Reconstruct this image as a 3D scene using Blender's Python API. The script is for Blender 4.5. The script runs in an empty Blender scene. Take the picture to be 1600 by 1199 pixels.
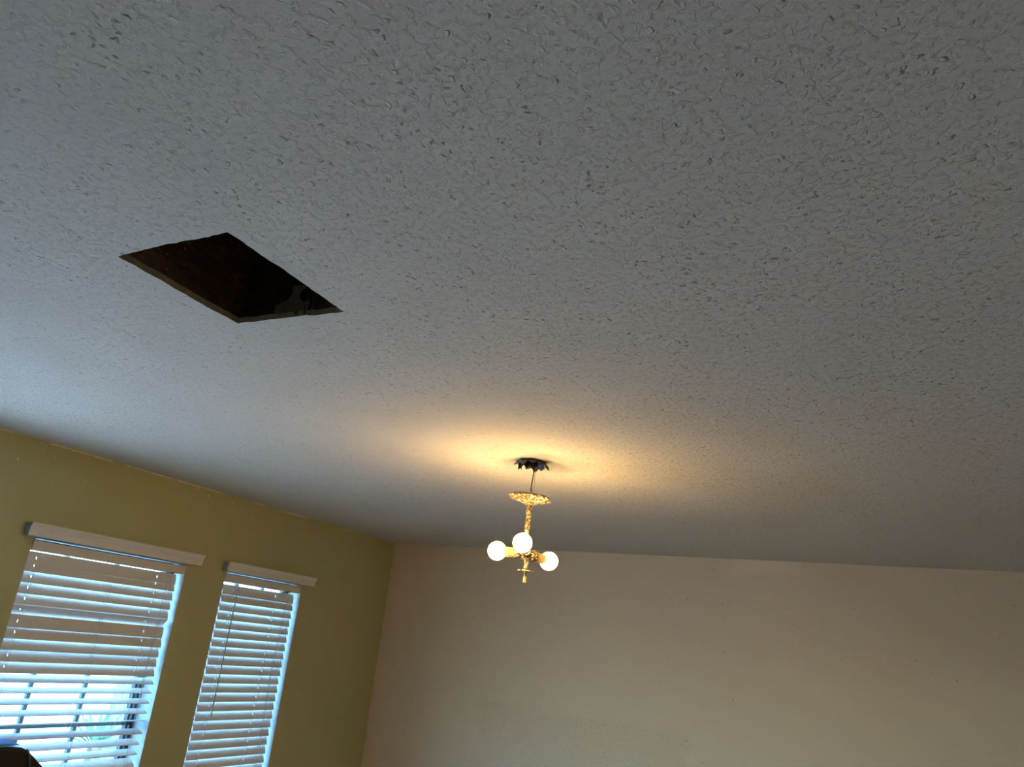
import bpy, bmesh, math, random
from mathutils import Vector, Matrix

random.seed(7)
scene = bpy.context.scene
COL = scene.collection
PI = math.pi

# ------------------------------------------------------------------ camera
CAM_Z = 1.79
cam_data = bpy.data.cameras.new('camera')
cam_data.sensor_fit = 'HORIZONTAL'
cam_data.sensor_width = 36.0
cam_data.lens = 1208.5433 * 36.0 / 1600.0
cam_data.clip_start = 0.02
cam_data.clip_end = 200
cam = bpy.data.objects.new('camera', cam_data)
COL.objects.link(cam)
RGT = Vector((0.8941385, 0.4352934, 0.1050520))
UPV = Vector((0.0533994, -0.3365778, 0.9401404))
FWD = Vector((-0.4445951, 0.8350060, 0.3241915))
m = Matrix((RGT, UPV, -FWD)).transposed().to_4x4()
m.translation = (0, 0, CAM_Z)
cam.matrix_world = m
scene.camera = cam

# ------------------------------------------------------------------ world, sun, exposure
SKY_STRENGTH = 2.3
SUN_STRENGTH = 12.0
BULB_STRENGTH = 64.0
scene.view_settings.view_transform = 'Standard'
scene.view_settings.look = 'None'
scene.view_settings.gamma = 1.0
scene.view_settings.use_curve_mapping = False
scene.view_settings.exposure = 1.12

world = bpy.data.worlds.new('world')
scene.world = world
world.use_nodes = True
wn = world.node_tree
wn.nodes.clear()
w_out = wn.nodes.new('ShaderNodeOutputWorld')
w_bg = wn.nodes.new('ShaderNodeBackground')
w_sky = wn.nodes.new('ShaderNodeTexSky')
w_sky.sky_type = 'NISHITA'
w_sky.sun_disc = False
w_sky.sun_elevation = math.radians(48)
w_sky.sun_rotation = math.radians(60)
w_sky.air_density = 1.0
w_sky.dust_density = 0.4
w_sky.ozone_density = 4.0
w_bg.inputs['Strength'].default_value = SKY_STRENGTH
wn.links.new(w_sky.outputs[0], w_bg.inputs['Color'])
wn.links.new(w_bg.outputs[0], w_out.inputs['Surface'])

sun_data = bpy.data.lights.new('sun', 'SUN')
sun_data.energy = SUN_STRENGTH
sun_data.angle = math.radians(0.6)
sun_data.color = (0.88, 0.95, 1.0)      # daylight against a warm white balance
sun = bpy.data.objects.new('sun', sun_data)
COL.objects.link(sun)
# the sun runs along the window wall from slightly behind the house: it lights the yard and never enters the windows
sun.rotation_euler = Vector((-0.12, 0.72, -0.68)).to_track_quat('-Z', 'Y').to_euler()

scene.cycles.max_bounces = 10
scene.cycles.diffuse_bounces = 5
scene.cycles.transparent_max_bounces = 10
scene.cycles.adaptive_threshold = 0.04
scene.cycles.sample_clamp_indirect = 8.0
scene.cycles.caustics_reflective = False
scene.cycles.caustics_refractive = False

# ------------------------------------------------------------------ helpers
def srgb(r, g, b):
    def f(c):
        c /= 255.0
        return c / 12.92 if c <= 0.04045 else ((c + 0.055) / 1.055) ** 2.4
    return (f(r), f(g), f(b), 1.0)


def node_mat(name):
    mt = bpy.data.materials.new(name)
    mt.use_nodes = True
    nt = mt.node_tree
    b = nt.nodes['Principled BSDF']
    return mt, nt, b


def mat(name, col, rough=0.6, metal=0.0, var=0.06, scale=12.0, bump=0.0, bscale=80.0, spec=0.4, coat=0.0):
    """plain procedural surface: faint noise in the colour and optional fine relief"""
    mt, nt, b = node_mat(name)
    tc = nt.nodes.new('ShaderNodeTexCoord')
    nz = nt.nodes.new('ShaderNodeTexNoise')
    nz.inputs['Scale'].default_value = scale
    nz.inputs['Detail'].default_value = 4
    nt.links.new(tc.outputs['Object'], nz.inputs['Vector'])
    mx = nt.nodes.new('ShaderNodeMix')
    mx.data_type = 'RGBA'
    mx.inputs[6].default_value = tuple(c * (1 - var) for c in col[:3]) + (1,)
    mx.inputs[7].default_value = tuple(min(1, c * (1 + var)) for c in col[:3]) + (1,)
    nt.links.new(nz.outputs['Fac'], mx.inputs[0])
    nt.links.new(mx.outputs[2], b.inputs['Base Color'])
    b.inputs['Roughness'].default_value = rough
    b.inputs['Metallic'].default_value = metal
    b.inputs['Specular IOR Level'].default_value = spec
    b.inputs['Coat Weight'].default_value = coat
    if bump > 0:
        n2 = nt.nodes.new('ShaderNodeTexNoise')
        n2.inputs['Scale'].default_value = bscale
        n2.inputs['Detail'].default_value = 3
        nt.links.new(tc.outputs['Object'], n2.inputs['Vector'])
        bp = nt.nodes.new('ShaderNodeBump')
        bp.inputs['Strength'].default_value = bump
        bp.inputs['Distance'].default_value = 0.004
        nt.links.new(n2.outputs['Fac'], bp.inputs['Height'])
        nt.links.new(bp.outputs['Normal'], b.inputs['Normal'])
    return mt


def ramp(nt, src, p0, p1, c0=0.0, c1=1.0):
    n = nt.nodes.new('ShaderNodeMapRange')
    n.inputs['From Min'].default_value = p0
    n.inputs['From Max'].default_value = p1
    n.inputs['To Min'].default_value = c0
    n.inputs['To Max'].default_value = c1
    nt.links.new(src, n.inputs['Value'])
    return n.outputs[0]


def mth(nt, op, a, b=None):
    n = nt.nodes.new('ShaderNodeMath')
    n.operation = op
    for i, v in enumerate((a, b)):
        if v is None:
            continue
        if isinstance(v, (int, float)):
            n.inputs[i].default_value = v
        else:
            nt.links.new(v, n.inputs[i])
    return n.outputs[0]


def noise(nt, vec, scale, detail=3.0, rough=0.5, dist=0.0):
    n = nt.nodes.new('ShaderNodeTexNoise')
    n.inputs['Scale'].default_value = scale
    n.inputs['Detail'].default_value = detail
    n.inputs['Roughness'].default_value = rough
    n.inputs['Distortion'].default_value = dist
    nt.links.new(vec, n.inputs['Vector'])
    return n.outputs['Fac']


def mixc(nt, fac, a, b):
    n = nt.nodes.new('ShaderNodeMix')
    n.data_type = 'RGBA'
    if isinstance(fac, (int, float)):
        n.inputs[0].default_value = fac
    else:
        nt.links.new(fac, n.inputs[0])
    for i, v in ((6, a), (7, b)):
        if isinstance(v, tuple):
            n.inputs[i].default_value = v
        else:
            nt.links.new(v, n.inputs[i])
    return n.outputs[2]


def add_box(bm, lo, hi):
    vs = [bm.verts.new((x, y, z)) for x in (lo[0], hi[0]) for y in (lo[1], hi[1]) for z in (lo[2], hi[2])]
    for f in ((0, 1, 3, 2), (4, 6, 7, 5), (0, 4, 5, 1), (2, 3, 7, 6), (0, 2, 6, 4), (1, 5, 7, 3)):
        bm.faces.new([vs[i] for i in f])
    return vs


def add_lathe(bm, prof, n=24, mtx=None, closed=False):
    """prof: list of (radius, z) turned about z"""
    mtx = mtx or Matrix()
    rings = []
    for r, z in prof:
        if r < 1e-6:
            rings.append([bm.verts.new(mtx @ Vector((0, 0, z)))])
        else:
            rings.append([bm.verts.new(mtx @ Vector((r * math.cos(2 * PI * k / n), r * math.sin(2 * PI * k / n), z))) for k in range(n)])
    pairs = list(zip(rings[:-1], rings[1:]))
    if closed:
        pairs.append((rings[-1], rings[0]))
    for a, b in pairs:
        for k in range(n):
            k2 = (k + 1) % n
            if len(a) == 1 and len(b) == 1:
                continue
            if len(a) == 1:
                bm.faces.new((a[0], b[k2], b[k]))
            elif len(b) == 1:
                bm.faces.new((a[k], a[k2], b[0]))
            else:
                bm.faces.new((a[k], a[k2], b[k2], b[k]))


def add_tube(bm, pts, rad, n=8):
    pts = [Vector(p) for p in pts]
    rings = []
    ref = None
    for i, p in enumerate(pts):
        t = (pts[min(i + 1, len(pts) - 1)] - pts[max(i - 1, 0)]).normalized()
        if ref is None:
            ref = t.orthogonal().normalized()
        ref = (ref - t * ref.dot(t)).normalized()
        bi = t.cross(ref)
        r = rad[i] if isinstance(rad, (list, tuple)) else rad
        rings.append([bm.verts.new(p + (ref * math.cos(2 * PI * k / n) + bi * math.sin(2 * PI * k / n)) * r) for k in range(n)])
    for a, b in zip(rings[:-1], rings[1:]):
        for k in range(n):
            bm.faces.new((a[k], a[(k + 1) % n], b[(k + 1) % n], b[k]))
    bm.faces.new(rings[0][::-1])
    bm.faces.new(rings[-1])


def add_prism(bm, outline, fn, d0, d1):
    """outline of 2-D points pushed from depth d0 to d1; fn(u, v, d) -> point"""
    a = [bm.verts.new(fn(u, v, d0)) for u, v in outline]
    b = [bm.verts.new(fn(u, v, d1)) for u, v in outline]
    n = len(outline)
    bm.faces.new(a[::-1])
    bm.faces.new(b)
    for i in range(n):
        bm.faces.new((a[i], a[(i + 1) % n], b[(i + 1) % n], b[i]))


def dimple(bm, amp, seed=1):
    rr = random.Random(seed)
    for v in bm.verts:
        v.co += Vector((rr.uniform(-amp, amp), rr.uniform(-amp, amp), rr.uniform(-amp, amp)))


def mesh_of(name, bm, smooth=False, bevel=0.0):
    if bevel > 0:
        bmesh.ops.bevel(bm, geom=list(bm.edges), offset=bevel, segments=2, profile=0.7, affect='EDGES')
    bmesh.ops.recalc_face_normals(bm, faces=bm.faces)
    me = bpy.data.meshes.new(name)
    bm.to_mesh(me)
    bm.free()
    if smooth:
        for p in me.polygons:
            p.use_smooth = True
        me.set_sharp_from_angle(angle=math.radians(40))
    return me


def obj(name, data, material, parent=None, smooth=False, bevel=0.0, loc=None, rot=None):
    me = data if isinstance(data, bpy.types.Mesh) else mesh_of(name, data, smooth, bevel)
    if not me.materials:
        me.materials.append(material)
    o = bpy.data.objects.new(name, me)
    COL.objects.link(o)
    if loc:
        o.location = loc
    if rot:
        o.rotation_euler = rot
    if parent:
        o.parent = parent
    return o


def box(name, lo, hi, material, parent=None, bevel=0.0):
    bm = bmesh.new()
    add_box(bm, lo, hi)
    return obj(name, bm, material, parent, bevel=bevel)


def empty(name, loc=(0, 0, 0)):
    o = bpy.data.objects.new(name, None)
    o.empty_display_size = 0.05
    COL.objects.link(o)
    o.location = loc
    return o


def tag(o, label, cat=None, group=None, kind=None):
    o['label'] = label
    if cat:
        o['category'] = cat
    if group:
        o['group'] = group
    if kind:
        o['kind'] = kind
    return o


# ------------------------------------------------------------------ room dimensions (metres)
XL, YB, ZC = -3.367, 4.7788, 2.44           # left wall, back wall, ceiling
XR, YF = 3.2, -3.6                          # right wall, wall behind the camera
WT = 0.15                                   # left wall thickness
W1 = (2.112, 2.957, 0.80, 2.036)            # window openings: y0, y1, z0, z1
W2 = (3.228, 3.868, 0.80, 2.036)
W3 = (0.70, 1.841, 0.02, 2.036)             # unseen glazed door, added to light the ceiling by the windows
HOLE = ((-1.3634, 0.8531), (-1.0569, 0.8430), (-1.0587, 1.1854), (-1.3664, 1.1836))
LAMP = Vector((-1.1986, 2.4707, ZC))

# ------------------------------------------------------------------ materials of the setting
def ceiling_mat():
    mt, nt, b = node_mat('ceiling_sprayed_white')
    tc = nt.nodes.new('ShaderNodeTexCoord')
    v = tc.outputs['Object']
    fine = noise(nt, v, 170, 4, 0.65)
    mid = noise(nt, v, 75, 4, 0.6, 0.6)
    blot = ramp(nt, mid, 0.52, 0.66)
    vo = nt.nodes.new('ShaderNodeTexVoronoi')
    vo.inputs['Scale'].default_value = 62
    vo.inputs['Randomness'].default_value = 1
    wn_ = nt.nodes.new('ShaderNodeTexNoise')
    wn_.inputs['Scale'].default_value = 70
    wn_.inputs['Detail'].default_value = 2
    nt.links.new(v, wn_.inputs['Vector'])
    off = nt.nodes.new('ShaderNodeVectorMath')
    off.operation = 'MULTIPLY_ADD'
    off.inputs[1].default_value = (0.022, 0.022, 0.0)
    nt.links.new(wn_.outputs['Color'], off.inputs[0])
    nt.links.new(v, off.inputs[2])
    nt.links.new(off.outputs[0], vo.inputs['Vector'])
    pim = ramp(nt, vo.outputs['Distance'], 0.26, 0.06)
    keep = ramp(nt, noise(nt, v, 24, 2), 0.47, 0.60)
    pim = mth(nt, 'MULTIPLY', pim, keep)
    h = mth(nt, 'ADD', mth(nt, 'MULTIPLY', blot, 0.25), mth(nt, 'MULTIPLY', fine, 0.38))
    h = mth(nt, 'ADD', h, mth(nt, 'MULTIPLY', pim, 0.9))
    bp = nt.nodes.new('ShaderNodeBump')
    bp.inputs['Strength'].default_value = 0.95
    bp.inputs['Distance'].default_value = 0.006
    nt.links.new(h, bp.inputs['Height'])
    nt.links.new(bp.outputs['Normal'], b.inputs['Normal'])
    c = mixc(nt, noise(nt, v, 1.7, 2), srgb(205, 202, 196), srgb(214, 211, 205))
    relief_shade = ramp(nt, noise(nt, v, 120, 3, 0.6), 0.58, 0.72)          # shade of the spray relief, painted in as dark stipple
    c = mixc(nt, mth(nt, 'MULTIPLY', relief_shade, 0.22), c, srgb(150, 144, 134))
    c = mixc(nt, mth(nt, 'MULTIPLY', pim, 0.08), c, srgb(140, 134, 124))  # raised spots darkened too, relief shading put into the colour
    nt.links.new(c, b.inputs['Base Color'])
    b.inputs['Roughness'].default_value = 0.9
    b.inputs['Specular IOR Level'].default_value = 0.15
    return mt


def left_wall_mat():
    mt, nt, b = node_mat('olive_tan_paint')
    tc = nt.nodes.new('ShaderNodeTexCoord')
    v = tc.outputs['Object']
    sx = nt.nodes.new('ShaderNodeSeparateXYZ')
    nt.links.new(v, sx.inputs[0])
    base = mixc(nt, noise(nt, v, 2.2, 3), srgb(192, 187, 136), srgb(198, 193, 143))
    # ragged unpainted line and small chips along the ceiling joint
    rag = mth(nt, 'ADD', sx.outputs[2], mth(nt, 'MULTIPLY', noise(nt, v, 34, 4, 0.7), 0.016))
    edge = ramp(nt, rag, 2.4412, 2.4426)
    gate = ramp(nt, noise(nt, v, 4.2, 2), 0.47, 0.53)
    edge = mth(nt, 'MULTIPLY', edge, gate)
    chip = ramp(nt, noise(nt, v, 46, 2, 0.4), 0.732, 0.745)
    near = ramp(nt, sx.outputs[2], 2.20, 2.34)
    f = mth(nt, 'MAXIMUM', edge, mth(nt, 'MULTIPLY', chip, near))
    c = mixc(nt, f, base, srgb(242, 228, 192))
    nt.links.new(c, b.inputs['Base Color'])
    b.inputs['Roughness'].default_value = 0.62
    b.inputs['Specular IOR Level'].default_value = 0.3
    bp = nt.nodes.new('ShaderNodeBump')
    bp.inputs['Strength'].default_value = 0.12
    bp.inputs['Distance'].default_value = 0.003
    nt.links.new(noise(nt, v, 120, 3), bp.inputs['Height'])
    nt.links.new(bp.outputs['Normal'], b.inputs['Normal'])
    return mt


def back_wall_mat():
    mt, nt, b = node_mat('beige_wall_paint')
    tc = nt.nodes.new('ShaderNodeTexCoord')
    v = tc.outputs['Object']
    sx = nt.nodes.new('ShaderNodeSeparateXYZ')
    nt.links.new(v, sx.inputs[0])
    wob = mth(nt, 'MULTIPLY', mth(nt, 'SUBTRACT', noise(nt, v, 7, 4, 0.65), 0.5), 0.22)
    base = mixc(nt, noise(nt, v, 1.1, 2), srgb(224, 209, 184), srgb(229, 215, 190))

    def patch(x0, x1, z0, z1, soft):
        xs = mth(nt, 'ADD', sx.outputs[0], wob)
        zs = mth(nt, 'ADD', sx.outputs[2], mth(nt, 'MULTIPLY', wob, 0.6))
        a = mth(nt, 'MULTIPLY', ramp(nt, xs, x0, x0 + soft), ramp(nt, xs, x1, x1 - soft))
        c = mth(nt, 'MULTIPLY', ramp(nt, zs, z0, z0 + soft), ramp(nt, zs, z1, z1 - soft))
        return mth(nt, 'MULTIPLY', a, c)
    p1 = patch(-0.96, -0.52, 2.345, 2.52, 0.03)     # smeared filler patch under the ceiling
    p2 = patch(-2.55, -1.15, 0.6, 1.48, 0.05)      # rough stippled repair low on the wall
    c = mixc(nt, mth(nt, 'MULTIPLY', p1, 0.85), base, srgb(238, 220, 202))
    speck = ramp(nt, noise(nt, v, 95, 3, 0.6), 0.56, 0.66)
    c = mixc(nt, mth(nt, 'MULTIPLY', p2, 0.35), c, srgb(216, 200, 176))
    c = mixc(nt, mth(nt, 'MULTIPLY', mth(nt, 'MULTIPLY', p2, speck), 0.30), c, srgb(150, 128, 92))
    dot = ramp(nt, noise(nt, v, 60, 1, 0.3), 0.80, 0.81)
    c = mixc(nt, mth(nt, 'MULTIPLY', dot, 0.6), c, srgb(120, 100, 76))
    nt.links.new(c, b.inputs['Base Color'])
    b.inputs['Roughness'].default_value = 0.7
    b.inputs['Specular IOR Level'].default_value = 0.25
    h = mth(nt, 'ADD', mth(nt, 'MULTIPLY', noise(nt, v, 90, 3), 0.4), mth(nt, 'MULTIPLY', mth(nt, 'MULTIPLY', noise(nt, v, 120, 4), p2), 3.0))
    bp = nt.nodes.new('ShaderNodeBump')
    bp.inputs['Strength'].default_value = 0.25
    bp.inputs['Distance'].default_value = 0.002
    nt.links.new(h, bp.inputs['Height'])
    nt.links.new(bp.outputs['Normal'], b.inputs['Normal'])
    return mt


M_CEIL = ceiling_mat()
M_LEFT = left_wall_mat()
M_BACK = back_wall_mat()
M_FLOOR = mat('beige_carpet', srgb(208, 184, 150), 0.95, var=0.12, scale=60, bump=0.4, bscale=300)
M_TAUPE = mat('taupe_wall_paint', srgb(182, 160, 134), 0.7, var=0.03, bump=0.1)
M_JAMB = mat('white_reveal_paint', srgb(196, 198, 194), 0.55, var=0.03, bump=0.08, bscale=140)
M_FRAME = mat('dark_bronze_aluminium', srgb(62, 64, 64), 0.45, metal=0.3, var=0.08)
M_MUNTIN = mat('grey_painted_bar', srgb(104, 112, 112), 0.5, var=0.06)
M_BLIND = mat('faux_wood_white', srgb(232, 226, 216), 0.42, var=0.02, scale=40, spec=0.5)
M_RETURN_SHADE = mat('shaded_valance_end', srgb(150, 146, 142), 0.5, var=0.04)  # greyer copy of the blind white, paints the shade on the left return
M_CORD = mat('cord_white', srgb(214, 210, 200), 0.8, var=0.05)
M_CORDLOCK = mat('dark_cord_lock', srgb(30, 30, 32), 0.4)
M_WAND = mat('grey_wand_plastic', srgb(196, 190, 182), 0.3, var=0.03)

# ------------------------------------------------------------------ shell
def slab(name, u0, u1, v0, v1, holes, fn, t, material, extra=()):
    """flat slab in (u, v) with rectangular openings, thickness t; fn(u, v, d) -> point"""
    us = sorted({u0, u1, *[h[0] for h in holes], *[h[1] for h in holes]})
    vs = sorted({v0, v1, *[h[2] for h in holes], *[h[3] for h in holes]})
    bm = bmesh.new()
    cache = {}

    def V(u, v, d):
        k = (u, v, d)
        if k not in cache:
            cache[k] = bm.verts.new(fn(u, v, d))
        return cache[k]

    def solid(i, j):
        if i < 0 or j < 0 or i >= len(us) - 1 or j >= len(vs) - 1:
            return False
        cu, cv = (us[i] + us[i + 1]) / 2, (vs[j] + vs[j + 1]) / 2
        return not any(h[0] < cu < h[1] and h[2] < cv < h[3] for h in holes)
    for i in range(len(us) - 1):
        for j in range(len(vs) - 1):
            if not solid(i, j):
                continue
            a, b, c, d = us[i], us[i + 1], vs[j], vs[j + 1]
            bm.faces.new((V(a, c, 0), V(b, c, 0), V(b, d, 0), V(a, d, 0)))
            bm.faces.new((V(a, d, t), V(b, d, t), V(b, c, t), V(a, c, t)))
            if not solid(i - 1, j):
                bm.faces.new((V(a, c, 0), V(a, d, 0), V(a, d, t), V(a, c, t)))
            if not solid(i + 1, j):
                bm.faces.new((V(b, d, 0), V(b, c, 0), V(b, c, t), V(b, d, t)))
            if not solid(i, j - 1):
                bm.faces.new((V(b, c, 0), V(a, c, 0), V(a, c, t), V(b, c, t)))
            if not solid(i, j + 1):
                bm.faces.new((V(a, d, 0), V(b, d, 0), V(b, d, t), V(a, d, t)))
    o = obj(name, bm, material)
    o['kind'] = 'structure'
    return o


tag(slab('wall_left', YF - 0.15, YB + 0.15, -0.15, ZC, [W1, W2, W3], lambda u, v, d: (XL - d, u, v), WT, M_LEFT),
    'olive tan left wall with two blind covered windows')
tag(slab('wall_back', XL, XR, -0.15, ZC, [], lambda u, v, d: (u, YB + d, v), 0.15, M_BACK),
    'beige back wall behind the hanging lamp with a rough patched area')
tag(slab('wall_right', YF - 0.15, YB + 0.15, -0.15, ZC, [], lambda u, v, d: (XR + d, u, v), 0.15, M_TAUPE),
    'taupe right wall outside the picture')
tag(slab('wall_front', XL, XR, -0.15, ZC, [], lambda u, v, d: (u, YF - d, v), 0.15, M_TAUPE),
    'taupe wall behind the photographer')
tag(slab('floor', XL, XR, YF, YB, [], lambda u, v, d: (u, v, -d), 0.15, M_FLOOR),
    'beige carpeted floor of the room below the picture')

# ceiling: polygon with a ragged cut-out and a round hole for the lamp box
def ragged(c, step=0.012, amp=0.0022):
    pts = []
    for i in range(4):
        a, b = Vector(c[i]), Vector(c[(i + 1) % 4])
        n = max(2, int((b - a).length / step))
        d = (b - a).normalized()
        nrm = Vector((-d.y, d.x))
        drift = 0.0
        for k in range(n):
            if k == 0:
                pts.append(a.copy())
                continue
            drift = 0.72 * drift + random.uniform(-amp, amp)
            pts.append(a + (b - a) * (k / n) + nrm * drift)
    return pts


hole_loop = ragged(HOLE)
box_loop = [Vector((LAMP.x + 0.047 * math.cos(2 * PI * k / 28) * random.uniform(0.97, 1.06),
                    LAMP.y + 0.047 * math.sin(2 * PI * k / 28) * random.uniform(0.97, 1.06))) for k in range(28)]
bm = bmesh.new()
outer = [Vector(p) for p in ((XL - WT, YF - 0.15), (XR + 0.15, YF - 0.15), (XR + 0.15, YB + 0.15), (XL - WT, YB + 0.15))]
edges = []
for lp in (outer, hole_loop, box_loop):
    vs = [bm.verts.new((p.x, p.y, ZC)) for p in lp]
    for i in range(len(vs)):
        edges.append(bm.edges.new((vs[i], vs[(i + 1) % len(vs)])))
bmesh.ops.triangle_fill(bm, use_beauty=True, use_dissolve=False, edges=edges)
bmesh.ops.recalc_face_normals(bm, faces=bm.faces)
if bm.faces and sum(f.normal.z * f.calc_area() for f in bm.faces) > 0:
    bmesh.ops.reverse_faces(bm, faces=bm.faces)
me = bpy.data.meshes.new('ceiling')
bm.to_mesh(me)
bm.free()
ceiling = obj('ceiling', me, M_CEIL)
tag(ceiling, 'white spray textured ceiling with a square hole cut in it', kind='structure')

# --- cavity above the cut-out
M_PLASTER = mat('cut_drywall_edge', srgb(176, 166, 146), 0.9, var=0.12, scale=60, bump=0.5, bscale=150)


def joist_mat():
    mt, nt, b = node_mat('dusty_old_timber')
    tc = nt.nodes.new('ShaderNodeTexCoord')
    v = tc.outputs['Object']
    mp = nt.nodes.new('ShaderNodeMapping')
    mp.inputs['Scale'].default_value = (1, 3, 22)
    nt.links.new(v, mp.inputs['Vector'])
    g = noise(nt, mp.outputs[0], 5, 5, 0.6)
    c = mixc(nt, ramp(nt, g, 0.35, 0.7), srgb(50, 32, 19), srgb(88, 60, 32))
    dust = ramp(nt, noise(nt, v, 22, 4, 0.7), 0.50, 0.72)
    c = mixc(nt, mth(nt, 'MULTIPLY', dust, 0.75), c, srgb(112, 82, 44))
    fl = ramp(nt, noise(nt, v, 150, 2, 0.5), 0.69, 0.73)
    c = mixc(nt, fl, c, srgb(176, 168, 150))
    nt.links.new(c, b.inputs['Base Color'])
    b.inputs['Roughness'].default_value = 0.95
    return mt


M_JOIST = joist_mat()
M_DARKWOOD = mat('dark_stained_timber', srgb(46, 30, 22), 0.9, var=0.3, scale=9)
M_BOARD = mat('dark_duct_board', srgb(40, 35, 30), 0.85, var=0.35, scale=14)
M_PLATE = mat('dull_galvanised_plate', srgb(104, 98, 90), 0.6, metal=0.3, var=0.25, scale=40)
M_KNOCK = mat('black_knockout', srgb(16, 14, 13), 0.7)

hx0, hx1, hy0, hy1 = -1.3655, -1.0575, 0.8480, 1.1845
bm = bmesh.new()
loop0 = [bm.verts.new((p.x, p.y, ZC)) for p in hole_loop]
cx, cy = (hx0 + hx1) / 2, (hy0 + hy1) / 2
loop1 = [bm.verts.new((p.x + (p.x - cx) * 0.004, p.y + (p.y - cy) * 0.004, ZC + 0.014)) for p in hole_loop]
for i in range(len(loop0)):
    k = (i + 1) % len(loop0)
    bm.faces.new((loop0[i], loop0[k], loop1[k], loop1[i]))
tag(obj('cut_edge', bm, M_PLASTER, ceiling), 'pale raw drywall edge of the square hole')
TOP = 2.80
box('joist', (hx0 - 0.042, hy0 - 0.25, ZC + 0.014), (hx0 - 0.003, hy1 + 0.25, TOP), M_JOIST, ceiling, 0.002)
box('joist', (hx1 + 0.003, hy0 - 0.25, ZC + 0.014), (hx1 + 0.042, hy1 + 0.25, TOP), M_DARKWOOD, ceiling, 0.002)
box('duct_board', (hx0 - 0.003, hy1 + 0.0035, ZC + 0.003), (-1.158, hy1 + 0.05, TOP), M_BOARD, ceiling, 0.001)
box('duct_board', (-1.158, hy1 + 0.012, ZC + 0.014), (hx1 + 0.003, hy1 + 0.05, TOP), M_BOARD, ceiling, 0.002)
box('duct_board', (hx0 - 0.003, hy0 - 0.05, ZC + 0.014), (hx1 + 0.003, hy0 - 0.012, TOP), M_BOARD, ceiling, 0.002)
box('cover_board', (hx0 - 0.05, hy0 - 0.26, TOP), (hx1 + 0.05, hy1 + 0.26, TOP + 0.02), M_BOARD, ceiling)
# strap of dull metal with two round knockouts on the far board
yb = hy1 + 0.0035
bm = bmesh.new()
plate = [(-1.262, 2.445), (-1.168, 2.445), (-1.166, 2.478), (-1.176, 2.484), (-1.182, 2.520), (-1.226, 2.520), (-1.228, 2.486), (-1.262, 2.476)]
add_prism(bm, plate, lambda u, v, d: (u, d, v), yb - 0.004, yb + 0.001)
pl = tag(obj('strap_plate', bm, M_PLATE, ceiling), 'dull grey metal strap inside the ceiling hole')
for (kx, kz, kr) in ((-1.240, 2.507, 0.021), (-1.176, 2.492, 0.016)):
    bm = bmesh.new()
    rot = Matrix.Translation((kx, yb - 0.004, kz)) @ Matrix.Rotation(PI / 2, 4, 'X')
    add_lathe(bm, [(0, 0), (kr * 0.75, 0), (kr * 0.8, 0.004), (kr, 0.004), (kr, -0.003)], 20, rot)
    obj('knockout', bm, M_KNOCK, pl, smooth=True)
bm = bmesh.new()
add_prism(bm, [(-1.256, 2.4395), (-1.19, 2.4388), (-1.158, 2.4405), (-1.18, 2.4425), (-1.25, 2.442)], lambda u, v, d: (u, d, v), hy1 - 0.003, hy1 + 0.004)
tag(obj('torn_paper', bm, mat('torn_white_paper', srgb(206, 202, 192), 0.9), ceiling), 'torn white paper flap on the hole edge')

# ------------------------------------------------------------------ windows
def pane_mat(name, tint):
    mt = bpy.data.materials.new(name)
    mt.use_nodes = True
    nt = mt.node_tree
    nt.nodes.clear()
    out = nt.nodes.new('ShaderNodeOutputMaterial')
    tr = nt.nodes.new('ShaderNodeBsdfTransparent')
    tr.inputs[0].default_value = tint
    gl = nt.nodes.new('ShaderNodeBsdfGlossy')
    gl.inputs['Roughness'].default_value = 0.03
    mx = nt.nodes.new('ShaderNodeMixShader')
    mx.inputs[0].default_value = 0.06
    nt.links.new(tr.outputs[0], mx.inputs[1])
    nt.links.new(gl.outputs[0], mx.inputs[2])
    nt.links.new(mx.outputs[0], out.inputs['Surface'])
    return mt


M_GLASS = pane_mat('daylight_dimming_glass', (0.54, 0.73, 0.84, 1))  # tint added to dim and blue the daylight reaching the slats
M_CLEAR = pane_mat('clear_door_glass', (0.92, 0.96, 0.97, 1))
FX0, FX1 = XL - 0.135, XL - 0.100            # depth range of the window frame


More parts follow.
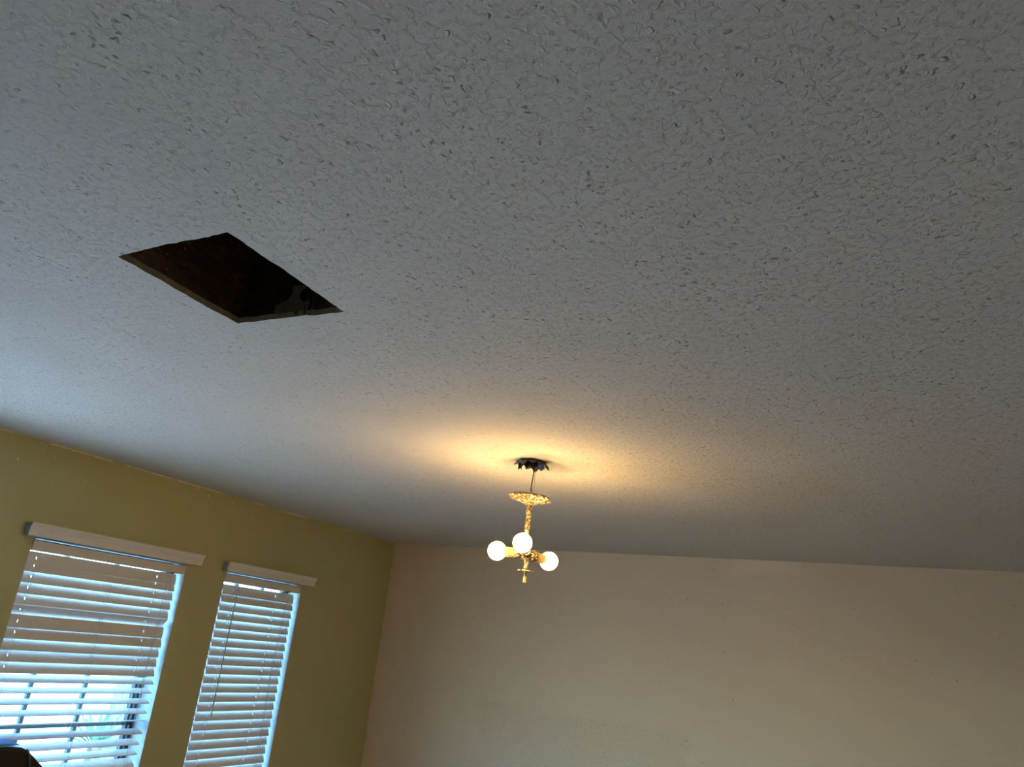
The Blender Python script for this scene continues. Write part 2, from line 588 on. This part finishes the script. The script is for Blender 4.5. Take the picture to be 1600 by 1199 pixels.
def window(name, W, bars_y, bars_z, label, glass=None):
    y0, y1, z0, z1 = W
    root = empty(name, (XL - WT / 2, (y0 + y1) / 2, z0))
    tag(root, label, kind='structure')
    off = Vector(root.location)

    def B(nm, lo, hi, mt, bevel=0.0):
        return box(nm, [lo[i] - off[i] for i in range(3)], [hi[i] - off[i] for i in range(3)], mt, root, bevel)
    e = 0.004                                 # plaster lining of the reveal
    B('jamb', (FX0, y0, z0), (XL - 0.0005, y0 + e, z1), M_JAMB)
    B('jamb', (FX0, y1 - e, z0), (XL - 0.0005, y1, z1), M_JAMB)
    B('head_lining', (FX0, y0 + e, z1 - e), (XL - 0.0005, y1 - e, z1), M_JAMB)
    B('sill', (FX0, y0 + e, z0), (XL + 0.02, y1 - e, z0 + 0.012), M_JAMB, 0.002)
    a, b, c, d = y0 + e, y1 - e, z0 + 0.012, z1 - e
    fw = 0.022
    B('frame_stile', (FX0, a, c), (FX1, a + fw, d), M_FRAME, 0.002)
    B('frame_stile', (FX0, b - fw, c), (FX1, b, d), M_FRAME, 0.002)
    B('frame_rail', (FX0, a + fw, d - fw), (FX1, b - fw, d), M_FRAME, 0.002)
    B('frame_rail', (FX0, a + fw, c), (FX1, b - fw, c + fw), M_FRAME, 0.002)
    sw = 0.012                                # sash stile, set off the frame by a light gap
    B('sash_stile', (FX0 + 0.006, b - fw - 0.012 - sw, c + fw), (FX1 - 0.004, b - fw - 0.012, d - fw), M_FRAME, 0.001)
    B('glass_pane', (FX0 + 0.014, a + fw, c + fw), (FX0 + 0.018, b - fw, d - fw), glass or M_GLASS)
    for y in bars_y:
        B('muntin', (FX0 + 0.008, y - 0.0095, c + fw), (FX0 + 0.024, y + 0.0095, d - fw), M_MUNTIN, 0.0015)
    ys = [a + fw] + [q for y in bars_y for q in (y - 0.0095, y + 0.0095)] + [b - fw]
    for z in bars_z:
        for k in range(0, len(ys), 2):
            B('muntin', (FX0 + 0.008, ys[k], z - 0.010), (FX0 + 0.024, ys[k + 1], z + 0.010), M_MUNTIN, 0.0015)
    return root


window('window_1', W1, (2.371, 2.640), (0.93, 1.254, 1.59), 'wider window with grey bars behind half open white blinds')
window('window_2', W2, (3.445, 3.655), (0.93, 1.254, 1.59), 'narrow window behind closed white blinds near the corner')

window('added_door_1', W3, (1.27,), (), 'unseen glazed door added left of the wide window to light the ceiling', M_CLEAR)

# ------------------------------------------------------------------ blinds
SLAT_W, SLAT_T = 0.050, 0.0028


def slat_mesh(length, holes):
    """crowned slat along y, centred; real slots where the cords run through"""
    us = [-0.027, -0.017, -0.006, 0.006, 0.017, 0.027]
    ys = [-length / 2]
    for h in holes:
        ys += [h - 0.0019, h + 0.0019]
    ys.append(length / 2)
    ys.sort()
    holeset = {(2, ys.index(h - 0.0019)) for h in holes}
    bm = bmesh.new()
    crown = lambda u: 0.0038 * (1 - (u / 0.027) ** 2)
    top = [[bm.verts.new((u, y, crown(u) + SLAT_T / 2)) for y in ys] for u in us]
    bot = [[bm.verts.new((u, y, crown(u) - SLAT_T / 2)) for y in ys] for u in us]
    nu, ny = len(us), len(ys)
    solid = lambda i, j: 0 <= i < nu - 1 and 0 <= j < ny - 1 and (i, j) not in holeset
    for i in range(nu - 1):
        for j in range(ny - 1):
            if not solid(i, j):
                continue
            bm.faces.new((top[i][j], top[i + 1][j], top[i + 1][j + 1], top[i][j + 1]))
            bm.faces.new((bot[i][j], bot[i][j + 1], bot[i + 1][j + 1], bot[i + 1][j]))
            for (di, dj, p, q) in ((-1, 0, (i, j), (i, j + 1)), (1, 0, (i + 1, j), (i + 1, j + 1)),
                                   (0, -1, (i, j), (i + 1, j)), (0, 1, (i, j + 1), (i + 1, j + 1))):
                if not solid(i + di, j + dj):
                    bm.faces.new((top[p[0]][p[1]], top[q[0]][q[1]], bot[q[0]][q[1]], bot[p[0]][p[1]]))
    me = mesh_of('slat', bm)
    for p in me.polygons:
        p.use_smooth = abs(p.normal.z) > 0.5
    me.set_sharp_from_angle(angle=math.radians(35))
    return me


def blind(W, slat_y, top_z, pitch, tilts, cords, slots, lift_y, wand, val, s0_drop, label):
    y0, y1, z0, z1 = W
    root = empty('window_blind', (XL - 0.032, (y0 + y1) / 2, z0 + 0.03))
    tag(root, label, 'blind')
    off = Vector(root.location)
    P = lambda x, y, z: Vector((x, y, z)) - off

    def B(nm, lo, hi, mt, bevel=0.0, parent=root):
        return box(nm, P(*lo), P(*hi), mt, parent, bevel)
    # headrail: folded steel channel open at the top, with cord slots in its floor
    hz0, hz1 = z1 - 0.056, z1 - 0.0145
    ha, hb = y0 + 0.012, y1 - 0.006
    bm = bmesh.new()
    prof = [(-0.058, hz1), (-0.058, hz0), (-0.004, hz0), (-0.004, hz1), (-0.0055, hz1), (-0.0055, hz0 + 0.0015), (-0.0565, hz0 + 0.0015), (-0.0565, hz1)]
    add_prism(bm, prof, lambda u, v, d: P(XL + u, d, v), ha, hb)
    hr = obj('headrail', bm, M_BLIND, root)
    B('end_bracket', (XL - 0.060, hb, hz0 - 0.002), (XL - 0.001, hb + 0.002, z1 - 0.005), M_BLIND, parent=hr)
    B('end_bracket', (XL - 0.060, ha - 0.002, hz0 - 0.002), (XL - 0.001, ha, z1 - 0.005), M_BLIND, parent=hr)
    for k in (0, 1):
        yy = lift_y + 0.002 + 0.020 * k
        B('cord_slot', (XL - 0.020 - 0.012 * k, yy - 0.007, hz0 - 0.0035), (XL - 0.003, yy + 0.007, hz0 + 0.003 * k), M_CORDLOCK, 0.0008, hr)
    # valance: moulded front board with returns to the wall
    va, vb, vz0, vz1 = val
    vh = vz1 - vz0
    fr = [(0.046, 0), (0.050, 0.02), (0.051, 0.50), (0.0535, 0.55), (0.0535, 0.62), (0.057, 0.72), (0.062, 0.90), (0.062, 1.0)]
    bm = bmesh.new()
    prof = [(XL + u, vz0 + v * vh) for u, v in fr] + [(XL + 0.048, vz1), (XL + 0.040, vz0 + 0.6 * vh), (XL + 0.038, vz0)]
    add_prism(bm, prof, lambda u, v, d: P(u, d, v), va, vb)
    vl = obj('valance', bm, M_BLIND, root)
    for (q0, q1, mt) in ((va + 0.0005, va + 0.012, M_RETURN_SHADE), (vb - 0.012, vb - 0.0005, M_BLIND)):
        bm = bmesh.new()
        add_prism(bm, [(XL + 0.001, vz0 + 0.002), (XL + 0.040, vz0 + 0.001), (XL + 0.047, vz1 - 0.001), (XL + 0.001, vz1 - 0.001)],
                  lambda u, v, d: P(u, d, v), q0, q1)
        obj('valance_return', bm, mt, vl)
    # slats, each on its own, all sharing one mesh
    ya, yb_ = slat_y
    cy_ = (ya + yb_) / 2
    sm = slat_mesh(yb_ - ya, [c - cy_ for c in slots])
    sm.materials.append(M_BLIND)
    zc = []
    for k, t in enumerate(tilts):
        z = top_z - 0.0229 - pitch * (k - 1) - (s0_drop if k == 0 else 0.0)
        if z < z0 + 0.06:
            break
        zc.append((z, t))
        obj('slat', sm, M_BLIND, root, loc=P(XL - 0.034 + random.uniform(-0.0012, 0.0012), cy_ + random.uniform(-0.0015, 0.0015), z),
            rot=(random.uniform(-0.0012, 0.0012), math.radians(t + random.uniform(-1.2, 1.2)), 0))
    zb = zc[-1][0] - pitch
    B('bottom_rail', (XL - 0.058, ya, zb - 0.008), (XL - 0.010, yb_, zb + 0.008), M_BLIND, 0.003)
    # ladder cords: a front and a back string that follow the slat edges, and the rungs under each slat
    for c in cords:
        for side in (1, -1):
            bm = bmesh.new()
            pts = [P(XL - 0.034 + side * 0.02, c, hz0)]
            for (z, t) in zc:
                a = math.radians(t)
                pts.append(P(XL - 0.034 + side * (0.0282 * math.cos(a) + 0.0015), c + 0.004 * side, z - side * 0.0282 * math.sin(a)))
            pts.append(P(XL - 0.034 + side * 0.025, c, zb))
            add_tube(bm, pts, 0.0007, 5)
            obj('ladder_cord', bm, M_CORD, root)
        bm = bmesh.new()
        add_tube(bm, [P(XL - 0.034, c, hz0), P(XL - 0.034, c, zb)], 0.0009, 5)
        obj('lift_cord', bm, M_CORD, root)
    # loose pull cords hanging from the lock
    for k in (0, 1):
        bm = bmesh.new()
        y = lift_y + 0.012 * k
        n = 14
        pts = [P(XL - 0.003 + 0.004 * math.sin(i * 0.7), y + 0.007 * math.sin(i * 0.45 + 2 * k) * (1 if k else -0.5), hz0 - i * 0.075) for i in range(n)]
        add_tube(bm, pts, 0.0011, 6)
        obj('pull_cord', bm, M_CORD, root)
    if wand:
        yt, zt, ybm, zbm = wand
        bm = bmesh.new()
        add_tube(bm, [P(XL - 0.002, yt, hz0 + 0.006), P(XL + 0.003, yt, zt), P(XL + 0.004, (yt + ybm) / 2, (zt + zbm) / 2), P(XL + 0.005, ybm, zbm + 0.02), P(XL + 0.005, ybm, zbm)],
                 [0.0016, 0.0034, 0.0034, 0.0036, 0.0025], 6)
        obj('tilt_wand', bm, M_WAND, root, smooth=True)
    return root


t1 = [76, 68, 68, 67, 67, -48, 84, 68, 67, 66, 62, 27, 19, 18, 18, -9, 19, 20, 20, 36, 36, 36, 36, 36, 36, 36]
t2 = [80] + [67] * 30
blind(W1, (2.128, 2.934), 1.9390, 0.0460, t1, (2.172, 2.56, 2.815), (2.172, 2.815), 2.862, None, (2.0625, 3.009, 2.0335, 2.0895), 0.012,
      'wide white slat blind with half open lower slats under a moulded valance')
blind(W2, (3.262, 3.846), 1.9220, 0.0470, t2, (3.345, 3.685), (3.345, 3.685), 3.745, (3.342, 1.955, 3.340, 1.285), (3.1965, 3.9235, 2.0320, 2.0855), 0.004,
      'narrow closed white slat blind with a hanging tilt wand near the corner')

# ------------------------------------------------------------------ hanging lamp
DV = Vector((-0.43647542, 0.89971618, 0))     # horizontal direction from the camera to the lamp
ER = Vector((0.89971618, 0.43647542, 0))      # sideways


def L(lat, away, z):
    return Vector((LAMP.x, LAMP.y, 0)) + ER * lat + DV * away + Vector((0, 0, z))


M_BOXMETAL = mat('blackened_box_metal', srgb(78, 78, 86), 0.5, metal=0.5, var=0.35, scale=60)
jb = empty('junction_box', LAMP)
tag(jb, 'torn dark metal ceiling box with jagged tabs above the hanging lamp', 'ceiling box')
bm = bmesh.new()
add_lathe(bm, [(0.0505, 0.0), (0.0505, -0.002), (0.0485, -0.002), (0.046, 0.002), (0.046, 0.055), (0, 0.055), (0, 0.057), (0.048, 0.057), (0.048, 0.0)], 20, closed=True)
obj('box_body', bm, M_BOXMETAL, jb)
rnd = random.Random(3)
for k in range(11):
    a = 2 * PI * k / 11 + rnd.uniform(-0.12, 0.12)
    h = rnd.uniform(0.014, 0.026)
    w = rnd.uniform(0.013, 0.019)
    r = rnd.uniform(0.046, 0.052)
    n_ = Vector((math.cos(a), math.sin(a), 0))
    t_ = Vector((-n_.y, n_.x, 0))
    lean = rnd.uniform(-0.002, 0.018)
    pts = [n_ * r - t_ * w, n_ * (r + lean * 0.5 + 0.004) - t_ * w * 0.7 + Vector((0, 0, -h * 0.55)), n_ * (r + lean) + t_ * w * rnd.uniform(-0.4, 0.4) + Vector((0, 0, -h)),
           n_ * (r + lean * 0.5 - 0.003) + t_ * w * 0.75 + Vector((0, 0, -h * 0.5)), n_ * r + t_ * w]
    bm = bmesh.new()
    f0 = [bm.verts.new(p + Vector((0, 0, -0.002))) for p in pts]
    f1 = [bm.verts.new(p - n_ * 0.0018 + Vector((0, 0, -0.002))) for p in pts]
    mid0 = bm.verts.new(sum(pts, Vector()) / 5 + n_ * 0.005 + Vector((0, 0, -0.002)))
    for i in range(5):
        bm.faces.new((f0[i], f0[(i + 1) % 5], mid0))
        bm.faces.new((f0[i], f1[i], f1[(i + 1) % 5], f0[(i + 1) % 5]))
    bm.faces.new(f1[::-1])
    dimple(bm, 0.0016, 20 + k)
    obj('bent_tab', bm, M_BOXMETAL, jb)
bm = bmesh.new()
q = ER * -0.036
add_tube(bm, [q + Vector((0, 0, 0.005)), q + Vector((0, 0, -0.033))], 0.0016, 6)
obj('screw', bm, M_BOXMETAL, jb)


def crystal_mat():
    mt, nt, b = node_mat('textured_pressed_glass')
    tc = nt.nodes.new('ShaderNodeTexCoord')
    vo = nt.nodes.new('ShaderNodeTexVoronoi')
    vo.inputs['Scale'].default_value = 105
    nt.links.new(tc.outputs['Object'], vo.inputs['Vector'])
    bp = nt.nodes.new('ShaderNodeBump')
    bp.inputs['Strength'].default_value = 0.9
    bp.inputs['Distance'].default_value = 0.003
    nt.links.new(vo.outputs['Distance'], bp.inputs['Height'])
    nt.links.new(bp.outputs['Normal'], b.inputs['Normal'])
    c = mixc(nt, ramp(nt, vo.outputs['Distance'], 0.28, 0.55), srgb(246, 238, 214), srgb(132, 112, 70))  # dark cells paint the refraction pattern of the glass into its colour
    nt.links.new(c, b.inputs['Base Color'])
    b.inputs['Roughness'].default_value = 0.12
    b.inputs['Transmission Weight'].default_value = 0.6
    b.inputs['IOR'].default_value = 1.45
    return mt


M_CRYSTAL = crystal_mat()
M_BRASS = mat('pale_brass', srgb(228, 210, 156), 0.3, metal=0.5, var=0.08, scale=60)
M_SOCKET = mat('cream_socket_sleeve', srgb(176, 148, 100), 0.5, var=0.06)
M_WIRE = mat('dark_brown_wire', srgb(60, 42, 26), 0.5)
M_THIN = mat('bare_copper_wire', srgb(150, 112, 60), 0.4, metal=0.6)


def bulb_mat():
    mt, nt, b = node_mat('lit_frosted_bulb')
    tc = nt.nodes.new('ShaderNodeTexCoord')
    nz = noise(nt, tc.outputs['Object'], 8, 1)
    b.inputs['Base Color'].default_value = (0.9, 0.85, 0.75, 1)
    c = mixc(nt, nz, (1.0, 0.60, 0.20, 1), (1.0, 0.62, 0.22, 1))
    nt.links.new(c, b.inputs['Emission Color'])
    b.inputs['Emission Strength'].default_value = BULB_STRENGTH
    return mt


M_BULB = bulb_mat()
lamp = empty('hanging_lamp', L(0.008, 0, 2.0125))
tag(lamp, 'three bulb crystal glass hanging lamp dangling by a wire from the ceiling', 'lamp')
loff = Vector(lamp.location)


def lmx(lat, z, away=0.0):
    return Matrix.Translation(L(lat, away, z) - loff)


bm = bmesh.new()
add_tube(bm, [L(0.004, 0, 2.492) - loff, L(0.0065, 0, 2.43) - loff, L(0.0105, 0, 2.40) - loff, L(0.0085, 0, 2.37) - loff, L(0.0070, 0, 2.345) - loff, L(0.0085, 0, 2.305) - loff], 0.0021, 8)
obj('supply_wire', bm, M_WIRE, lamp, smooth=True)
bm = bmesh.new()
add_tube(bm, [L(0.015, 0, 2.44) - loff, L(0.0155, 0, 2.405) - loff, L(0.0165, 0, 2.365) - loff, L(0.0158, 0, 2.35) - loff, L(0.0115, 0, 2.325) - loff, L(0.009, 0, 2.308) - loff], 0.0008, 6)
obj('ground_wire', bm, M_THIN, lamp)
# dish shaped pressed glass canopy with a rolled, scalloped rim
bm = bmesh.new()
tilt = Matrix.Rotation(math.radians(2.0), 4, DV)
add_lathe(bm, [(0.006, 0.016), (0.03, 0.0175), (0.055, 0.0165), (0.070, 0.013), (0.0765, 0.009), (0.0775, 0.006), (0.074, 0.0028), (0.060, -0.001), (0.042, -0.006),
               (0.028, -0.0115), (0.017, -0.0165), (0.010, -0.018), (0.006, -0.018)], 48, lmx(0.0065, 2.3010) @ tilt, closed=True)
dimple(bm, 0.0013, 5)
obj('glass_canopy', bm, M_CRYSTAL, lamp)
# faceted stem
bm = bmesh.new()
add_lathe(bm, [(0, 2.286), (0.0100, 2.286), (0.0100, 2.270), *[(0.0098 - 0.0013 * k / 20.0, 2.268 - 0.0068 * k) for k in range(1, 20)], (0.0085, 2.128), (0, 2.128)], 8, Matrix.Translation(L(0.0068, 0, 0) - loff))
dimple(bm, 0.0009, 6)
obj('glass_stem', bm, M_CRYSTAL, lamp)
bm = bmesh.new()
add_lathe(bm, [(0, 2.2885), (0.0112, 2.2885), (0.0112, 2.2835), (0, 2.2835)], 20, Matrix.Translation(L(0.0068, 0, 0) - loff))
obj('stem_collar', bm, M_BRASS, lamp, smooth=True)
# hub and lower column
bm = bmesh.new()
add_lathe(bm, [(0, 2.132), (0.010, 2.131), (0.017, 2.127), (0.020, 2.118), (0.020, 2.100), (0.016, 2.092), (0.009, 2.088), (0, 2.088)], 24, Matrix.Translation(L(0.0105, 0, 0) - loff))
obj('hub', bm, M_CRYSTAL, lamp, smooth=True)
bm = bmesh.new()
add_lathe(bm, [(0, 2.09), (0.0072, 2.09), (0.0062, 2.058), (0.0085, 2.054), (0, 2.054)], 8, Matrix.Translation(L(0.0145, 0, 0) - loff))
obj('lower_column', bm, M_CRYSTAL, lamp)
bm = bmesh.new()
add_lathe(bm, [(0, 2.0545), (0.026, 2.0548), (0.0278, 2.0535), (0.0278, 2.0505), (0.026, 2.0494), (0, 2.0494)], 32, Matrix.Translation(L(0.0150, 0, 0) - loff))
obj('glass_disc', bm, M_CRYSTAL, lamp, smooth=True)
bm = bmesh.new()
add_lathe(bm, [(0, 2.050), (0.0048, 2.050), (0.0050, 2.034), (0.0062, 2.033), (0.0062, 2.0135), (0.005, 2.0125), (0, 2.0125)], 12, Matrix.Translation(L(0.0158, 0, 0) - loff))
obj('finial', bm, M_BRASS, lamp, smooth=True)

HUB = L(0.0108, 0, 2.1115)


def arm(end, bulb_r):
    """arm from the hub to the bulb centre `end`: pressed glass cup, socket sleeve, globe bulb"""
    d = (end - HUB)
    ln = d.length
    q = d.to_track_quat('Z', 'Y').to_matrix().to_4x4()
    mx = Matrix.Translation(HUB - loff) @ q
    bm = bmesh.new()
    add_lathe(bm, [(0, 0.010), (0.0055, 0.010), (0.0055, 0.024), (0, 0.024)], 12, mx)
    a = obj('arm', bm, M_BRASS, lamp, smooth=True)
    bm = bmesh.new()
    add_lathe(bm, [(0.004, 0.016), (0.012, 0.018), (0.0185, 0.026), (0.0205, 0.036), (0.0205, 0.042), (0.0185, 0.042), (0.0165, 0.030), (0.010, 0.022), (0.004, 0.020)], 24, mx, closed=True)
    obj('glass_cup', bm, M_CRYSTAL, a, smooth=True)
    e = ln - bulb_r * 0.80
    bm = bmesh.new()
    add_lathe(bm, [(0, 0.024), (0.0155, 0.024), (0.0170, 0.030), (0.0170, e - 0.017), (0.0180, e - 0.016), (0.0180, e - 0.014), (0.0170, e - 0.013), (0.0176, e - 0.001), (0.0162, e), (0, e)], 24, mx)
    obj('socket', bm, M_SOCKET, a, smooth=True)
    bm = bmesh.new()
    prof = [(0.0150, ln - bulb_r * 0.86)]
    for k in range(0, 15):
        t = math.radians(-54 + k * (144 / 14.0))
        prof.append((max(bulb_r * math.cos(t), 0.0) if k < 14 else 0.0, ln + bulb_r * math.sin(t)))
    add_lathe(bm, prof, 28, mx)
    obj('bulb', bm, M_BULB, a, smooth=True)


arm(L(-0.0905, 0.012, 2.1125), 0.0325)      # left
arm(L(-0.0045, -0.105, 2.1340), 0.0325)     # towards the camera
arm(L(0.0960, 0.090, 2.1045), 0.0325)       # right, pointing away

# ------------------------------------------------------------------ chair top by the window
M_LEATHER = mat('black_padded_leatherette', srgb(24, 26, 30), 0.5, var=0.15, bump=0.15, bscale=120)
M_PIPING = mat('grey_piping', srgb(92, 96, 100), 0.6)
M_PLASTIC = mat('black_plastic', srgb(22, 22, 24), 0.4)
chair = empty('high_back_chair', (-2.86, 1.80, 0))
tag(chair, 'black padded high back chair with grey seam at the lower left by the window', 'chair')
co = Vector(chair.location)
BY = 1.815                                   # centre of the backrest along the wall


def CP(y, z, x):
    return Vector((x + (z - 0.5) * -0.08, BY + y, z)) - co


half = [(0.0, 1.283), (0.17, 1.279), (0.196, 1.268), (0.262, 1.212), (0.30, 1.17), (0.315, 1.05), (0.27, 0.92), (0.255, 0.75), (0.24, 0.52), (0.0, 0.52)]
outline = half + [(-y, z) for y, z in half[-2:0:-1]]
bm = bmesh.new()
add_prism(bm, outline, lambda u, v, d: CP(u, v, d), -2.90, -2.80)
bk = obj('backrest', bm, M_LEATHER, chair, bevel=0.012)
for s in (1, -1):
    bm = bmesh.new()
    add_tube(bm, [CP(s * y, z, -2.797) for y, z in ((0.186, 1.272), (0.200, 1.255), (0.213, 1.21), (0.226, 1.15), (0.228, 1.05), (0.20, 0.92), (0.19, 0.6))], 0.0035, 6)
    obj('piping', bm, M_PIPING, bk)
bm = bmesh.new()
add_box(bm, Vector((-2.84, BY - 0.26, 0.43)) - co, Vector((-2.34, BY + 0.26, 0.53)) - co)
obj('seat', bm, M_LEATHER, chair, bevel=0.02)
for s in (1, -1):
    bm = bmesh.new()
    add_tube(bm, [Vector(p) - co for p in ((-2.62, BY + s * 0.25, 0.45), (-2.62, BY + s * 0.31, 0.46), (-2.62, BY + s * 0.31, 0.68))], 0.018, 8)
    add_box(bm, Vector((-2.76, BY + s * 0.31 - 0.045, 0.68)) - co, Vector((-2.48, BY + s * 0.31 + 0.045, 0.71)) - co)
    obj('armrest', bm, M_PLASTIC, chair)
bm = bmesh.new()
add_lathe(bm, [(0, 0.43), (0.09, 0.43), (0.09, 0.41), (0.026, 0.39), (0.026, 0.10), (0.045, 0.09), (0.045, 0.05), (0, 0.05)], 20, Matrix.Translation((-2.59 - co.x, BY - co.y, 0)))
obj('gas_lift', bm, M_PLASTIC, chair, smooth=True)
for k in range(5):
    a = 2 * PI * k / 5 + 0.3
    dx, dy = math.cos(a), math.sin(a)
    c0 = Vector((-2.59, BY, 0.08)) - co
    bm = bmesh.new()
    add_tube(bm, [c0, c0 + Vector((dx * 0.3, dy * 0.3, -0.015))], [0.028, 0.018], 8)
    lg = obj('leg', bm, M_PLASTIC, chair)
    bm = bmesh.new()
    rot = Matrix.Translation(c0 + Vector((dx * 0.29, dy * 0.29, -0.052))) @ Matrix.Rotation(PI / 2, 4, 'X')
    add_lathe(bm, [(0, -0.02), (0.028, -0.02), (0.028, 0.02), (0, 0.02)], 16, rot)
    obj('caster', bm, M_PLASTIC, lg)

# blue cloth folded over the top of the chair
M_CLOTH = mat('blue_cloth', srgb(84, 140, 196), 0.85, var=0.35, scale=22, bump=0.3, bscale=160)
bm = bmesh.new()
rows, n = [], 18
for i in range(n):
    y = BY - 0.16 + 0.325 * i / (n - 1)
    wv = 0.003 * math.sin(i * 1.3) + 0.0015 * math.sin(i * 2.9)
    end = 0.006 * max(0, (i - 14) / 3.0)
    x0 = -2.962
    pr_ = [(0.002, 1.2855), (-0.002, 1.290 + wv * 0.6), (0.012, 1.297 + wv - end), (0.035, 1.299 - wv - end), (0.060, 1.297 + wv * 0.7 - end), (0.094, 1.292 - end),
           (0.094, 1.2862), (0.060, 1.2855), (0.012, 1.2855)]
    rows.append([bm.verts.new((x0 + u, y, z)) for u, z in pr_])
for a, b in zip(rows[:-1], rows[1:]):
    for k in range(len(a)):
        k2 = (k + 1) % len(a)
        bm.faces.new((a[k], a[k2], b[k2], b[k]))
bm.faces.new(rows[0])
bm.faces.new(rows[-1][::-1])
tag(obj('folded_cloth', bm, M_CLOTH, smooth=True), 'crumpled blue cloth lying over the top of the black chair', 'cloth')

# ------------------------------------------------------------------ outside the window
M_GROUND = mat('pale_concrete_yard', srgb(206, 202, 194), 0.9, var=0.08, scale=3)
M_STUCCO = mat('lilac_grey_stucco', srgb(122, 110, 132), 0.9, var=0.06, scale=8, bump=0.3, bscale=60)
M_TRIM = mat('white_trim', srgb(230, 230, 232), 0.7)
M_LEAF = mat('pale_green_leaf', srgb(96, 122, 88), 0.5, var=0.25, scale=6)
M_TRUNK = mat('brown_trunk', srgb(120, 100, 80), 0.9, var=0.3, scale=30)
ev = empty('sky_blocking_eave', (XL - WT - 0.32, 1.1, 2.45))  # unseen overhang, added to keep high sky light off the slats
tag(ev, 'unseen white eave added over the windows to block high sky light', kind='structure')
box('soffit', (-0.32, -4.8, 0.0), (0.32, 4.2, 0.02), M_TRIM, ev)
box('fascia', (-0.345, -4.8, -0.02), (-0.32, 4.2, 0.17), M_TRIM, ev)
box('roof_deck', (-0.32, -4.8, 0.15), (0.32, 4.2, 0.17), M_TRIM, ev)
g = box('ground', (-40, -30, -0.35), (XL - WT - 0.02, 40, -0.2), M_GROUND)
tag(g, 'pale sunlit yard outside the windows', kind='structure')

gw = empty('garden_wall', (-9.15, 9.2, -0.2))
tag(gw, 'lilac grey stucco wall outside, seen at the right of the wide window', 'wall')
box('wall_body', (-0.15, -1.72, 0.0), (0.15, 3.5, 2.3), M_STUCCO, gw, 0.01)
box('coping', (-0.2, -1.76, 2.3), (0.2, 3.54, 2.38), M_TRIM, gw, 0.01)
box('downspout', (0.15, -1.60, 0.0), (0.21, -1.54, 2.3), M_TRIM, gw, 0.008)

palm = empty('fan_palm', (-6.5, 5.17, -0.2))
tag(palm, 'small fan leaved palm outside the wide window', 'palm')
bm = bmesh.new()
add_tube(bm, [(0, 0, 0), (0.01, 0, 0.35), (0, 0.01, 0.80)], [0.10, 0.08, 0.06], 10)
obj('trunk', bm, M_TRUNK, palm, smooth=True)
rl = random.Random(11)
for k in range(26):
    a = rl.uniform(0, 2 * PI)
    el = rl.uniform(0.05, 1.35)
    ln = rl.uniform(0.30, 0.46)
    d = Vector((math.cos(a) * math.cos(el), math.sin(a) * math.cos(el), math.sin(el)))
    s = d.cross(Vector((0, 0, 1))).normalized()
    up = s.cross(d)
    base = Vector((0, 0, 0.80))
    pts = [(0.0, 0.006), (0.35, 0.022), (0.7, 0.018), (1.0, 0.001)]
    bm = bmesh.new()
    la, lb, lc = [], [], []
    for t, w in pts:
        c = base + d * ln * t + Vector((0, 0, -0.12 * t * t * ln))
        la.append(bm.verts.new(c + s * w))
        lb.append(bm.verts.new(c - s * w))
        lc.append(bm.verts.new(c - up * (w * 0.5 + 0.002)))
    for i in range(3):
        bm.faces.new((la[i], la[i + 1], lc[i + 1], lc[i]))
        bm.faces.new((lc[i], lc[i + 1], lb[i + 1], lb[i]))
        bm.faces.new((lb[i], lb[i + 1], la[i + 1], la[i]))
    obj('leaf', bm, M_LEAF, palm)
